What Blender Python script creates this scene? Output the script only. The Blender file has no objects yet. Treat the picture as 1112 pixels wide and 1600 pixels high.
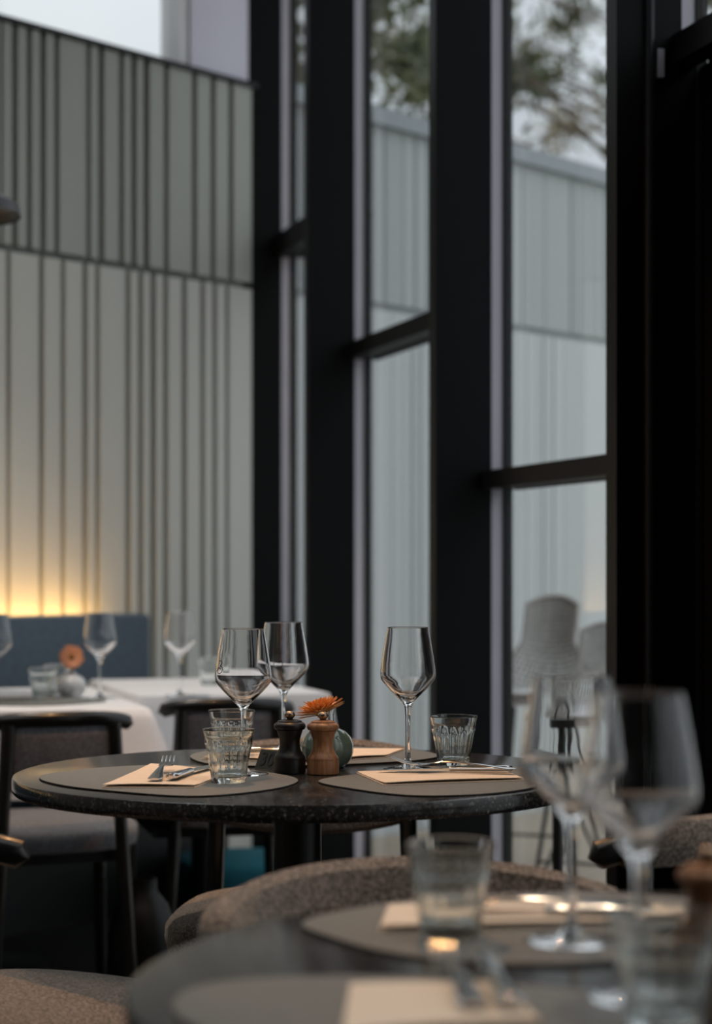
import bpy, bmesh, math, random
from mathutils import Vector, Matrix
random.seed(7)
PI = math.pi
SC = bpy.context.scene
COL = SC.collection
# ------------------------------------------------------------------ camera, sky, exposure
EYE = 1.0626
F = 3125.0                      # focal length in pixels of the 1112x1600 frame
HOR = 890.0                     # row of the horizon
cam = bpy.data.cameras.new('camera'); camo = bpy.data.objects.new('camera', cam); COL.objects.link(camo)
cam.sensor_fit = 'VERTICAL'; cam.sensor_height = 36; cam.sensor_width = 36
cam.lens = 36 * F / 1600
cam.shift_y = (HOR - 800) / 1600
camo.location = (0, 0, EYE); camo.rotation_euler = (PI/2, 0, 0)
cam.dof.use_dof = True; cam.dof.focus_distance = 3.14; cam.dof.aperture_fstop = 3.2
cam.clip_start = 0.05
SC.camera = camo
SC.view_settings.view_transform = 'Standard'; SC.view_settings.look = 'None'
SC.view_settings.gamma = 1; SC.view_settings.use_curve_mapping = False
SC.view_settings.exposure = 0.0
world = bpy.data.worlds.new('overcast_sky'); SC.world = world; world.use_nodes = True
wn = world.node_tree.nodes; wl = world.node_tree.links
bg = wn['Background']; bg.inputs['Strength'].default_value = 0.88
tc = wn.new('ShaderNodeTexCoord'); nz = wn.new('ShaderNodeTexNoise'); nz.inputs['Scale'].default_value = 2.2
nz.inputs['Detail'].default_value = 4
rp = wn.new('ShaderNodeValToRGB')
rp.color_ramp.elements[0].position = .3; rp.color_ramp.elements[0].color = (.66, .73, .80, 1)
rp.color_ramp.elements[1].position = .7; rp.color_ramp.elements[1].color = (.84, .87, .88, 1)
wl.new(tc.outputs['Generated'], nz.inputs['Vector']); wl.new(nz.outputs['Fac'], rp.inputs['Fac'])
# overcast sky: three times as bright overhead as at the horizon
sx = wn.new('ShaderNodeSeparateXYZ'); wl.new(tc.outputs['Generated'], sx.inputs[0])
def wmath(op, x, y):
    n = wn.new('ShaderNodeMath'); n.operation = op
    for k, q in enumerate((x, y)):
        if isinstance(q, (int, float)): n.inputs[k].default_value = q
        else: wl.new(q, n.inputs[k])
    return n.outputs[0]
gain = wmath('ADD', wmath('MULTIPLY', wmath('MAXIMUM', sx.outputs['Z'], 0.0), 2.0), 1.0)
wl.new(wmath('MULTIPLY', gain, 0.68), bg.inputs['Strength'])
wl.new(rp.outputs['Color'], bg.inputs['Color'])
SC.cycles.max_bounces = 14; SC.cycles.transparent_max_bounces = 24
SC.cycles.transmission_bounces = 12; SC.cycles.glossy_bounces = 6; SC.cycles.diffuse_bounces = 4
SC.cycles.caustics_refractive = True; SC.cycles.caustics_reflective = False
SC.cycles.sample_clamp_indirect = 4.0; SC.cycles.blur_glossy = 0.5
SC.cycles.use_denoising = True

TBL = 0.74
def at(px, py, z):              # a pixel of the photograph that lies on the level plane z -> metres
    d = F * (EYE - z) / (py - HOR)
    return ((px - 556) * d / F, d)
def ray(px, d): return (px - 556) * d / F

# ------------------------------------------------------------------ materials
def mat(name, col, rough=.6, metal=0., noise=None, bump=0., bscale=200., coat=0., spec=.5, trans=0., ior=1.45, sheen=0., emit=None):
    m = bpy.data.materials.new(name); m.use_nodes = True
    nt = m.node_tree; b = nt.nodes['Principled BSDF']
    b.inputs['Base Color'].default_value = (*col, 1); b.inputs['Roughness'].default_value = rough
    b.inputs['Metallic'].default_value = metal; b.inputs['Coat Weight'].default_value = coat
    b.inputs['Specular IOR Level'].default_value = spec; b.inputs['Transmission Weight'].default_value = trans
    b.inputs['IOR'].default_value = ior; b.inputs['Sheen Weight'].default_value = sheen
    if emit: b.inputs['Emission Color'].default_value = (*emit[0], 1); b.inputs['Emission Strength'].default_value = emit[1]
    t = None
    if noise or bump:
        t = nt.nodes.new('ShaderNodeTexCoord')
    if noise:                   # (scale, second colour, low, high)
        n = nt.nodes.new('ShaderNodeTexNoise'); n.inputs['Scale'].default_value = noise[0]; n.inputs['Detail'].default_value = 5
        r = nt.nodes.new('ShaderNodeValToRGB')
        r.color_ramp.elements[0].position = noise[2]; r.color_ramp.elements[0].color = (*col, 1)
        r.color_ramp.elements[1].position = noise[3]; r.color_ramp.elements[1].color = (*noise[1], 1)
        nt.links.new(t.outputs['Object'], n.inputs['Vector']); nt.links.new(n.outputs['Fac'], r.inputs['Fac'])
        nt.links.new(r.outputs['Color'], b.inputs['Base Color'])
    if bump:
        n2 = nt.nodes.new('ShaderNodeTexNoise'); n2.inputs['Scale'].default_value = bscale
        bp = nt.nodes.new('ShaderNodeBump'); bp.inputs['Strength'].default_value = bump; bp.inputs['Distance'].default_value = .002
        nt.links.new(t.outputs['Object'], n2.inputs['Vector']); nt.links.new(n2.outputs['Fac'], bp.inputs['Height'])
        nt.links.new(bp.outputs['Normal'], b.inputs['Normal'])
    return m
def wood(name, c1, c2, rough=.45, scale=(60, 60, 6)):
    m = mat(name, c1, rough); nt = m.node_tree; b = nt.nodes['Principled BSDF']
    t = nt.nodes.new('ShaderNodeTexCoord'); mp = nt.nodes.new('ShaderNodeMapping'); mp.inputs['Scale'].default_value = scale
    n = nt.nodes.new('ShaderNodeTexNoise'); n.inputs['Scale'].default_value = 4; n.inputs['Detail'].default_value = 6; n.inputs['Distortion'].default_value = .6
    r = nt.nodes.new('ShaderNodeValToRGB')
    r.color_ramp.elements[0].position = .35; r.color_ramp.elements[0].color = (*c1, 1)
    r.color_ramp.elements[1].position = .65; r.color_ramp.elements[1].color = (*c2, 1)
    nt.links.new(t.outputs['Object'], mp.inputs['Vector']); nt.links.new(mp.outputs['Vector'], n.inputs['Vector'])
    nt.links.new(n.outputs['Fac'], r.inputs['Fac']); nt.links.new(r.outputs['Color'], b.inputs['Base Color'])
    return m
def pane_mat():                 # thin double glazing: clear straight through, mirror by Fresnel
    m = bpy.data.materials.new('window_glass'); m.use_nodes = True; nt = m.node_tree; nt.nodes.clear()
    o = nt.nodes.new('ShaderNodeOutputMaterial'); mx = nt.nodes.new('ShaderNodeMixShader')
    tr = nt.nodes.new('ShaderNodeBsdfTransparent'); tr.inputs['Color'].default_value = (.985, .99, .99, 1)
    gl = nt.nodes.new('ShaderNodeBsdfGlossy'); gl.inputs['Roughness'].default_value = .0
    ge = nt.nodes.new('ShaderNodeNewGeometry'); dt = nt.nodes.new('ShaderNodeVectorMath'); dt.operation = 'DOT_PRODUCT'
    nt.links.new(ge.outputs['Incoming'], dt.inputs[0]); nt.links.new(ge.outputs['Normal'], dt.inputs[1])
    def mth(op, x, y=None):
        n = nt.nodes.new('ShaderNodeMath'); n.operation = op
        for k, q in enumerate((x, y)):
            if q is None: continue
            if isinstance(q, (int, float)): n.inputs[k].default_value = q
            else: nt.links.new(q, n.inputs[k])
        return n.outputs[0]
    k = mth('POWER', mth('SUBTRACT', 1.0, mth('ABSOLUTE', dt.outputs['Value'])), 5.0)   # Schlick
    nt.links.new(mth('ADD', mth('MULTIPLY', k, .74), .03), mx.inputs[0])
    nt.links.new(tr.outputs[0], mx.inputs[1]); nt.links.new(gl.outputs[0], mx.inputs[2]); nt.links.new(mx.outputs[0], o.inputs[0])
    return m
def terrazzo():
    m = mat('speckled_stone', (.016, .016, .018), .16, spec=.5); nt = m.node_tree; b = nt.nodes['Principled BSDF']
    t = nt.nodes.new('ShaderNodeTexCoord'); v = nt.nodes.new('ShaderNodeTexVoronoi'); v.inputs['Scale'].default_value = 260
    r = nt.nodes.new('ShaderNodeValToRGB'); e = r.color_ramp.elements
    e[0].position = 0; e[0].color = (.014, .013, .013, 1); e[1].position = 1; e[1].color = (.22, .20, .18, 1)
    x = e.new(.60); x.color = (.022, .021, .021, 1); x = e.new(.84); x.color = (.075, .070, .064, 1)
    nt.links.new(t.outputs['Object'], v.inputs['Vector']); nt.links.new(v.outputs['Color'], r.inputs['Fac'])
    nt.links.new(r.outputs['Color'], b.inputs['Base Color'])
    return m
def glassmat(name, col=(1, 1, 1), rough=0., ior=1.48):
    m = bpy.data.materials.new(name); m.use_nodes = True; nt = m.node_tree; nt.nodes.clear()
    o = nt.nodes.new('ShaderNodeOutputMaterial'); g = nt.nodes.new('ShaderNodeBsdfGlass')
    g.inputs['Color'].default_value = (*col, 1); g.inputs['Roughness'].default_value = rough; g.inputs['IOR'].default_value = ior
    nt.links.new(g.outputs[0], o.inputs[0]); return m

M = dict(
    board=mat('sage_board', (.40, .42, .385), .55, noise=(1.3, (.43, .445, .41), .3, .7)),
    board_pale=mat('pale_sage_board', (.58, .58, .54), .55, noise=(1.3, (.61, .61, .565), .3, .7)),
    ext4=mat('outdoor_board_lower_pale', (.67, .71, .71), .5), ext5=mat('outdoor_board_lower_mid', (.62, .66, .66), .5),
    groove=mat('sage_groove', (.20, .215, .20), .7, noise=(3, (.22, .235, .215), .3, .7)),
    ext1=mat('outdoor_board_pale', (.535, .575, .57), .5), ext2=mat('outdoor_board_mid', (.495, .535, .53), .5),
    ext3=mat('outdoor_board_dark', (.455, .495, .49), .5), extg=mat('outdoor_groove', (.39, .42, .417), .6),
    coping=mat('zinc_coping', (.36, .40, .42), .4, .3),
    steel=mat('black_steel', (.0025, .0028, .0034), .5, noise=(2.5, (.0035, .004, .005), .3, .7), spec=.18),
    bead=mat('satin_black_bead', (.03, .033, .036), .3, .6, noise=(5, (.035, .038, .041), .3, .7)),
    alu=mat('grey_frame', (.56, .55, .63), .4, .1, noise=(8, (.60, .59, .67), .3, .7)),
    gasket=mat('rubber_gasket', (.012, .014, .015), .6),
    pane=pane_mat(),
    post=mat('pale_post_paint', (.74, .72, .83), .6, noise=(2, (.77, .75, .86), .3, .7)),
    white=mat('white_frame_paint', (.80, .80, .80), .4),
    ceiling=mat('ceiling_paint', (.36, .355, .35), .8, noise=(1.5, (.40, .395, .39), .3, .7)),
    plaster=mat('warm_plaster', (.46, .42, .38), .8, noise=(2.0, (.50, .46, .42), .3, .7)),
    dark_plaster=mat('charcoal_plaster', (.075, .07, .066), .8, noise=(2.0, (.09, .085, .08), .3, .7)),
    floor=wood('dark_floor_boards', (.012, .011, .010), (.022, .019, .016), .5, (2, 14, 1)),
    deck=wood('grey_deck_timber', (.36, .30, .235), (.46, .39, .31), .7, (2, 20, 2)),
    ground=mat('pale_gravel', (.36, .355, .34), .9, noise=(30, (.46, .455, .44), .3, .7)),
    stone=terrazzo(),
    black=mat('black_lacquer_wood', (.006, .006, .006), .28, noise=(20, (.011, .010, .010), .3, .7), coat=.2),
    leg=mat('black_table_metal', (.006, .006, .006), .4, noise=(9, (.009, .009, .009), .3, .7)),
    tweed=mat('brown_tweed', (.098, .074, .058), .95, noise=(230, (.32, .25, .20), .42, .62), bump=.9, bscale=420, sheen=.25),
    greyfab=mat('grey_wool', (.085, .085, .095), .95, noise=(240, (.20, .20, .215), .40, .64), bump=.8, bscale=420, sheen=.2),
    blue=mat('blue_upholstery', (.026, .052, .080), .9, noise=(60, (.040, .072, .105), .35, .65), bump=.5, bscale=300, sheen=.3),
    teal=mat('teal_upholstery', (.012, .13, .17), .9, noise=(60, (.02, .16, .20), .35, .65), bump=.4, bscale=300),
    cloth=mat('white_linen', (.77, .77, .80), .85, noise=(90, (.80, .80, .83), .35, .65), bump=.2, bscale=500, sheen=.2),
    leather=mat('taupe_leather', (.158, .163, .158), .55, noise=(160, (.178, .183, .178), .35, .65), bump=.35, bscale=500),
    edge=mat('mat_dark_edge', (.012, .012, .012), .6),
    napkin=mat('peach_paper', (.86, .70, .55), .85, noise=(120, (.89, .74, .59), .35, .65), bump=.25, bscale=350),
    silver=mat('polished_steel', (.62, .61, .60), .13, 1., noise=(15, (.68, .67, .66), .3, .7)),
    glass=glassmat('clear_glass'), thick=glassmat('pressed_glass', (.97, .985, .98), 0., 1.5),
    ink=mat('black_ink', (.004, .004, .004), .5),
    oak=wood('oak_mill_wood', (.19, .078, .032), (.36, .17, .078), .42, (40, 40, 3)),
    ebony=wood('ebony_mill_wood', (.004, .003, .003), (.009, .007, .006), .4, (40, 40, 3)),
    bronze=mat('bronze_knob', (.30, .215, .15), .3, 1., noise=(60, (.36, .26, .18), .3, .7)),
    vgreen=mat('green_glaze', (.095, .14, .11), .06, noise=(25, (.17, .225, .18), .35, .65), coat=.7),
    vwhite=mat('white_glaze', (.66, .66, .67), .25, noise=(10, (.72, .72, .73), .3, .7), coat=.4),
    petal=mat('orange_petal', (.92, .40, .11), .6, noise=(70, (.95, .55, .25), .3, .7)),
    petal2=mat('coral_petal', (.82, .33, .16), .6, noise=(70, (.88, .42, .24), .3, .7)),
    fcent=mat('flower_eye', (.30, .12, .03), .8), stem=mat('green_stem', (.06, .12, .03), .6),
    plate=mat('dark_number_plate', (.055, .052, .04), .38, .6), digit=mat('black_digit', (.004, .004, .004), .3),
    led=mat('warm_led', (1, .6, .2), .5, emit=((1.0, .56, .17), 36.0)),
    lampb=mat('black_lamp_enamel', (.005, .005, .006), .35),
    bulb=mat('warm_bulb', (1, .8, .5), .5, emit=((1.0, .62, .30), 110.0)),
    pot=mat('black_pot_glaze', (.004, .0045, .005), .42, spec=.25),
    rattan=mat('pale_outdoor_cord', (.36, .34, .315), .7, noise=(40, (.46, .44, .41), .3, .7)),
    wire=mat('black_wire', (.012, .013, .014), .4),
    bark=mat('pine_bark', (.10, .075, .055), .9, noise=(12, (.16, .12, .09), .3, .7)),
    leaf=mat('pine_needles', (.075, .10, .05), .8, noise=(2.2, (.17, .175, .085), .35, .65)),
    leaf2=mat('yellowing_leaves', (.15, .14, .06), .8, noise=(2.2, (.27, .20, .10), .35, .65)),
)

# ------------------------------------------------------------------ mesh helpers
class MB:
    def __init__(s): s.v = []; s.f = []
    def add(s, vs, fs):
        o = len(s.v); s.v += [tuple(v) for v in vs]; s.f += [tuple(i + o for i in f) for f in fs]; return s
    def box(s, x0, x1, y0, y1, z0, z1, fr=None):
        c = [(x0,y0,z0),(x1,y0,z0),(x1,y1,z0),(x0,y1,z0),(x0,y0,z1),(x1,y0,z1),(x1,y1,z1),(x0,y1,z1)]
        if fr: c = [fr(*p) for p in c]
        return s.add(c, [(0,3,2,1),(4,5,6,7),(0,1,5,4),(1,2,6,5),(2,3,7,6),(3,0,4,7)])
    def lathe(s, prof, n=32, closed=False, rf=None, cx=0, cy=0):
        # prof: list of (r, z); r == 0 makes a pole
        rings = []; o = len(s.v)
        for k, (r, z) in enumerate(prof):
            if r <= 1e-6: s.v.append((cx, cy, z)); rings.append([len(s.v) - 1])
            else:
                ids = []
                for i in range(n):
                    a = 2*PI*i/n; rr = rf(r, z, a, k) if rf else r
                    s.v.append((cx + rr*math.cos(a), cy + rr*math.sin(a), z)); ids.append(len(s.v)-1)
                rings.append(ids)
        m = len(rings)
        for k in range(m if closed else m-1):
            A, B = rings[k], rings[(k+1) % m]
            for i in range(n):
                j = (i+1) % n
                if len(A) == 1 and len(B) == 1: continue
                if len(A) == 1: s.f.append((A[0], B[j], B[i]))
                elif len(B) == 1: s.f.append((A[i], A[j], B[0]))
                else: s.f.append((A[i], A[j], B[j], B[i]))
        return s
    def tube(s, pts, rad, n=8, cap=True, flat=None):
        # flat = (rx, rz): elliptical section in a frame whose second axis is as vertical as possible
        pts = [Vector(p) for p in pts]; rings = []
        for k, p in enumerate(pts):
            t = (pts[min(k+1, len(pts)-1)] - pts[max(k-1, 0)]).normalized()
            up = Vector((0,0,1)) if abs(t.z) < .9 else Vector((0,1,0))
            a = t.cross(up).normalized(); b = a.cross(t).normalized()
            r = rad[k] if isinstance(rad, (list, tuple)) else rad
            fx, fz = (flat[k] if isinstance(flat, list) else flat) if flat else (1, 1)
            ids = []
            for i in range(n):
                g = 2*PI*i/n
                s.v.append(tuple(p + a*(r*fx*math.cos(g)) + b*(r*fz*math.sin(g)))); ids.append(len(s.v)-1)
            rings.append(ids)
        for A, B in zip(rings, rings[1:]):
            for i in range(n):
                j = (i+1) % n; s.f.append((A[i], B[i], B[j], A[j]))
        if cap:
            s.f.append(tuple(rings[0])); s.f.append(tuple(reversed(rings[-1])))
        return s
    def rings(s, loops, cap0=True, cap1=True):
        ids = []
        for L in loops:
            o = len(s.v); s.v += [tuple(p) for p in L]; ids.append(list(range(o, o+len(L))))
        n = len(loops[0])
        for A, B in zip(ids, ids[1:]):
            for i in range(n):
                j = (i+1) % n; s.f.append((A[i], A[j], B[j], B[i]))
        if cap0: s.f.append(tuple(reversed(ids[0])))
        if cap1: s.f.append(tuple(ids[-1]))
        return s
    def mesh(s, name, m, smooth=True, angle=40):
        me = bpy.data.meshes.new(name); me.from_pydata(s.v, [], s.f)
        bm = bmesh.new(); bm.from_mesh(me); bmesh.ops.recalc_face_normals(bm, faces=bm.faces); bm.to_mesh(me); bm.free()
        me.materials.append(m)
        if smooth:
            me.polygons.foreach_set('use_smooth', [True]*len(me.polygons))
            me.set_sharp_from_angle(angle=math.radians(angle))
        me.update(); return me
    def build(s, name, m, parent=None, smooth=True, angle=40, loc=None):
        return link(name, s.mesh(name, m, smooth, angle), parent, loc)
def link(name, me, parent=None, loc=None):
    o = bpy.data.objects.new(name, me); COL.objects.link(o)
    if parent: o.parent = parent
    if loc: o.location = loc
    return o
def tag(o, label, cat, group=None):
    o['label'] = label; o['category'] = cat
    if group: o['group'] = group
    return o
def empty(name, loc, rz=0, label=None, cat=None, group=None):
    o = bpy.data.objects.new(name, None); COL.objects.link(o); o.location = loc; o.rotation_euler = (0, 0, rz); o.empty_display_size = .05
    if label: tag(o, label, cat, group)
    return o
def struct(o): o['kind'] = 'structure'; return o
def dup(src, loc, rz, label, group=None):
    r = src.copy(); COL.objects.link(r); r.location = loc; r.rotation_euler = (0, 0, rz); r['label'] = label
    if group: r['group'] = group
    for ch in src.children:
        c = ch.copy(); COL.objects.link(c); c.parent = r
        for g in ch.children:
            d = g.copy(); COL.objects.link(d); d.parent = c
    return r
def closed_spline(P, per=8):
    out = []; n = len(P)
    for i in range(n):
        p0, p1, p2, p3 = P[i-1], P[i], P[(i+1) % n], P[(i+2) % n]
        for k in range(per):
            t = k/per
            out.append(tuple(.5*(2*b + (c-a)*t + (2*a-5*b+4*c-d)*t*t + (3*b-a-3*c+d)*t**3) for a, b, c, d in zip(p0, p1, p2, p3)))
    return out

# ------------------------------------------------------------------ the setting
U = (.6455, .7638); N = (.7638, -.6455); W0 = (.1135, 8.07)        # striped wall: along, towards the room, foot
def wp(t, o, z): return (W0[0] + t*U[0] + o*N[0], W0[1] + t*U[1] + o*N[1], z)
def tw(px, o=0.0):
    r = (px - 556)/F; a = W0[0] + o*N[0]; b = W0[1] + o*N[1]
    return (b*r - a)/(U[0] - U[1]*r)
FD = (-.284, .959); FM = (.959, .284); FO = (1.829, .5416)         # glazed front: along, outwards, origin
def fp(s, q, z): return (FO[0] + s*FD[0] - q*FM[0], FO[1] + s*FD[1] - q*FM[1], z)  # q metres into the room
CEIL = 3.9
ZJ, ZT = 2.122, 2.867

unit = MB().box(0, 1, 0, 1, 0, 1)
def board(parent, me, t0, t1, o0, o1, z0, z1, name='board'):
    o = bpy.data.objects.new(name, me); COL.objects.link(o); o.parent = parent
    # local frame: x along U, y towards the room (N), z up
    o.location = wp(t0, o0, z0)
    o.rotation_euler = (0, 0, math.atan2(U[1], U[0])); o.scale = (t1-t0, -(o1-o0), z1-z0)
    return o
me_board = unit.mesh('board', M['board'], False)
me_ext = [unit.mesh('outdoor_board', M[k], False) for k in ('ext1', 'ext2', 'ext3')]
me_ext2 = [unit.mesh('outdoor_board', M[k], False) for k in ('ext4', 'ext5')]
wall = struct(MB().box(-6.0, -.55, -.14, -.022, 0, ZT, wp).build('wall_back', M['groove'], None, False))
wext = struct(MB().box(-.55, 4.6, -.14, -.018, -.05, ZT, wp).build('wall_outside', M['extg'], None, False))
up = [0, 5, 19, 28, 42, 50, 63, 72, 85, 93, 135, 142, 154, 163, 186, 194, 205, 214, 224, 234, 256, 264, 300, 308, 329, 337, 357, 365, 393]
lo = [10, 17, 61, 69, 95, 102, 129, 137, 149, 156, 196, 204, 216, 224, 235, 244, 255, 263, 284, 292, 313, 320, 332, 339, 352, 358, 393]
def run(edges, z0, z1):         # edges: groove, board, groove, board ... seen from the camera
    ts = [tw(x) for x in edges]
    for a, b in zip(ts[1::2], ts[2::2]): board(wall, me_board, a, b, -.022, 0, z0, z1)
    t = ts[0]
    while t > -5.9:             # the part of the wall left of the picture
        w = random.choice((.05, .07, .12, .2, .24)); board(wall, me_board, max(t-w, -5.98), t, -.022, 0, z0, z1); t -= w + .03
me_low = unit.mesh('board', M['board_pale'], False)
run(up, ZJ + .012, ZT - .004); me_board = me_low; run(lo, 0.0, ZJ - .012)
t = -.55
for z0, z1 in ((ZJ + .014, ZT - .02), (-.04, ZJ - .014)):
    t = -.55 if z0 > 1 else -.57
    while t < 4.55:
        w = random.choice((.045, .07, .07, .11, .16, .2)); board(wext, random.choice(me_ext if z0 > 1 else me_ext2), max(t, -.55), min(t+w, 4.6), -.018, 0, z0, z1); t += w + random.choice((.004, .006, .012))
MB().box(-.6, 4.6, -.17, .03, ZT - .02, ZT + .05, wp).build('coping', M['coping'], wext, False)
MB().box(-6.0, -.72, -.15, .012, ZT - .004, ZT + .014, wp).build('sill_edge', M['gasket'], wall, False)
# clerestory above the striped wall
t1, t2 = tw(297), tw(380)
cl = struct(empty('window_5', wp(t1, -.07, ZT)))
def sub(o, p): o.parent = p; o.matrix_parent_inverse = Matrix.Translation(p.location).inverted(); return o
sub(MB().box(t1 + .012, -.60, -.13, -.01, ZT + .014, CEIL, wp).build('corner_post', M['post'], None, False), cl)
sub(MB().box(t1 - .03, t1 + .01, -.12, -.02, ZT + .014, CEIL, wp).build('frame_post', M['white'], None, False), cl)
for a, b in ((-3.6, t1 - .03), (-6.0, -3.64)):
    sub(MB().box(a, b, -.075, -.069, ZT + .014, CEIL, wp).build('pane', M['pane'], None, False), cl)
sub(MB().box(-3.64, -3.60, -.12, -.02, ZT + .014, CEIL, wp).build('frame_post', M['white'], None, False), cl)

# glazed front: four bays in view, four more beside and behind the camera
S = [7.28, 6.313, 5.022, 3.868, 2.6, 1.4, .2, -1.0, -2.2, -3.4]
RAIL = [(2.235, 2.315), (1.755, 1.807), (1.278, 1.326), (2.13, 2.19), (2.0, 2.05), (1.4, 1.45), (1.8, 1.85), (1.3, 1.35), (2.0, 2.05)]
for i in range(len(S)-1):
    s1, s0 = S[i], S[i+1]       # s1 far post, s0 near post
    w = struct(empty('window_%d' % ((i+1) if i < 4 else i+2), fp(s1, 0, 0)))
    th = .08 if i == 0 else .055
    q1 = .192 if i == 3 else .2
    sub(MB().box(s1, s1 + th, .042, q1, 0, CEIL, fp).build('mullion', M['steel'], None, False), w)
    sub(MB().box(s1 + .001, s1 + th, .010, .042, RAIL[i][1] if i == 3 else 0, CEIL, fp).build('frame_strip', M['alu'], None, False), w)
    if i == 3: sub(MB().box(s1 + .001, s1 + th, .010, .042, 0, RAIL[i][1] - .001, fp).build('lower_frame_strip', M['steel'], None, False), w)
    sub(MB().box(s1 - .004, s1 + th, -.016, .010, 0, CEIL, fp).build('gasket', M['gasket'], None, False), w)
    z0, z1 = RAIL[i]
    e0 = s0 + (.08 if i == -1 else .055)
    sub(MB().box(e0, s1 - .0045, .012, .07, z0, z1, fp).build('rail', M['steel'], None, False), w)
    sub(MB().box(e0, s1 - .0045, -.036, -.017, z0 - .002, z0 + .018, fp).build('outer_rail', M['gasket'], None, False), w)
    sub(MB().box(e0, s1 - .0045, -.03, .06, 0, .05, fp).build('bottom_rail', M['steel'], None, False), w)
    if i == 3:
        sub(MB().box(e0, s1 - .0045, -.02, .0, .05, z0, fp).build('black_panel', M['steel'], None, False), w)
        sub(MB().box(e0, s1 - .0045, -.012, -.006, z0 + .03, CEIL, fp).build('pane', M['pane'], None, False), w)
    else:
        sub(MB().box(e0, s1 - .0045, -.012, -.006, .05, z0 + .03, fp).build('pane', M['pane'], None, False), w)
        sub(MB().box(e0, s1 - .0045, -.012, -.006, z0 + .03, CEIL, fp).build('pane', M['pane'], None, False), w)
    if i == 3:
        m = MB(); a = fp(s1 - .004, .118, 0); m.lathe([(0, 0), (.011, 0), (.011, CEIL), (0, CEIL)], 16, cx=a[0], cy=a[1])
        sub(m.build('bead', M['bead'], None), w)
        sub(MB().box(s1 - .012, s1 + .0, .088, .102, 2.10, 2.16, fp).build('latch_plate', M['alu'], None, False), w)
# floor, ceiling, the unseen walls
A = wp(-6, 0, 0); B_ = fp(-3.4, 0, 0); Cn = wp(-.6, 0, 0); A2 = (A[0] - .4, -2.95)
def slab(name, pts, z0, z1, m): return struct(MB().rings([[(p[0], p[1], z0) for p in pts], [(p[0], p[1], z1) for p in pts]]).build(name, m, None, False))
ftip = fp(7.36, 0, 0)
poly = [B_[:2], ftip[:2], Cn[:2], A[:2], A2]
slab('floor', poly, -.06, 0, M['floor'])
big = [fp(-3.5, -.25, 0)[:2], fp(7.6, -.25, 0)[:2], wp(-.5, -.2, 0)[:2], wp(-6, -.2, 0)[:2], (A2[0]-.1, A2[1]-.1)]
from mathutils.geometry import tessellate_polygon
SKY = [(-2.6, .6), (.9, .6), (.9, 4.9), (-2.6, 4.9)]           # unseen rooflight, added to bring more daylight down onto the tables
flat_ = [Vector((p[0], p[1], 0)) for p in big]; hole = [Vector((x, y, 0)) for x, y in SKY]
allp = flat_ + hole; tri = tessellate_polygon([flat_, hole]); nP = len(allp)
cm = MB(); cm.add([(p.x, p.y, CEIL) for p in allp] + [(p.x, p.y, CEIL + .2) for p in allp],
    [tuple(t) for t in tri] + [tuple(nP + i for i in t) for t in tri]
    + [(i, (i+1) % 5, nP + (i+1) % 5, nP + i) for i in range(5)]
    + [(5 + i, 5 + (i+1) % 4, nP + 5 + (i+1) % 4, nP + 5 + i) for i in range(4)])
struct(cm.build('ceiling', M['ceiling'], None, False))
rl = struct(empty('window_10', (SKY[0][0], SKY[0][1], CEIL)))
for k in range(2):
    x0 = -2.6 + 1.75*k
    sub(MB().box(x0 + .02, x0 + 1.73, .62, 4.88, CEIL + .12, CEIL + .126).build('pane', M['pane'], None, False), rl)
sub(MB().box(-.87, -.83, .6, 4.9, CEIL + .06, CEIL + .2).build('glazing_bar', M['steel'], None, False), rl)
def wallseg(name, p, q, th=.1, m='plaster'):
    d = Vector((q[0]-p[0], q[1]-p[1])).normalized(); nn = Vector((d.y, -d.x))*th
    return slab(name, [p[:2], q[:2], (q[0]+nn.x, q[1]+nn.y), (p[0]+nn.x, p[1]+nn.y)], 0, CEIL, M[m])
wallseg('wall_left', A2, A, m='plaster'); wallseg('wall_rear', B_, A2, m='dark_plaster')
# outdoors: ground and timber deck
struct(MB().box(-40, 40, -12, 70, -.16, -.10).build('ground', M['ground'], None, False))
deck = struct(MB().box(-1.2, 4.6, .02, 3.4, -.10, -.075, lambda t, o, z: wp(t + max(0, 0), o, z)).build('deck', M['gasket'], None, False)) if False else struct(empty('deck', wp(1.5, 1.5, -.05)))
me_pl = unit.mesh('plank', M['deck'], False)
o = .03
while o < 3.6:
    ts = (1.907 + .14 - (W0[0]*FM[0] + W0[1]*FM[1]) - .549*(o - 0.0))/.836
    if ts < 4.4:
        p = bpy.data.objects.new('plank', me_pl); COL.objects.link(p); sub(p, deck)
        p.location = wp(ts, o, -.035); p.rotation_euler = (0, 0, math.atan2(U[1], U[0])); p.scale = (4.5-ts, -.115, .03)
    o += .123

# ------------------------------------------------------------------ lamps
def spot(loc, energy, col, size, blend, rad, label, rot=(0, 0, 0)):
    t = empty('ceiling_spotlight', loc, 0, label, 'lamp', 'ceiling spotlights over the tables')
    MB().lathe([(.03, 0), (.036, 0), (.036, .12), (0, .12)], 20).build('lamp_can', M['lampb'], t)
    MB().lathe([(.0, .012), (.03, .012)], 20).build('lens', M['bulb'], t)
    MB().tube([(0, 0, .12), (0, 0, CEIL - loc[2])], .008).build('stem', M['lampb'], t)
    l = bpy.data.lights.new('spot_beam', 'SPOT'); l.energy = energy; l.color = col; l.spot_size = math.radians(size); l.spot_blend = blend; l.shadow_soft_size = rad
    lo_ = bpy.data.objects.new('spot_beam', l); COL.objects.link(lo_); lo_.parent = t; lo_.location = (0, 0, -.01); lo_.rotation_euler = rot
    return t
WARM = (1.0, .55, .25)
spot((-.20, 4.0, 3.5), 130, (1.0, .52, .22), 75, .6, .03, 'black ceiling spotlight above the round table with the number stand', (math.radians(-12), 0, 0))
spot((.55, 2.2, 3.5), 45, (1.0, .78, .56), 70, .6, .03, 'black ceiling spotlight above the round table nearest the viewer')
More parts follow.
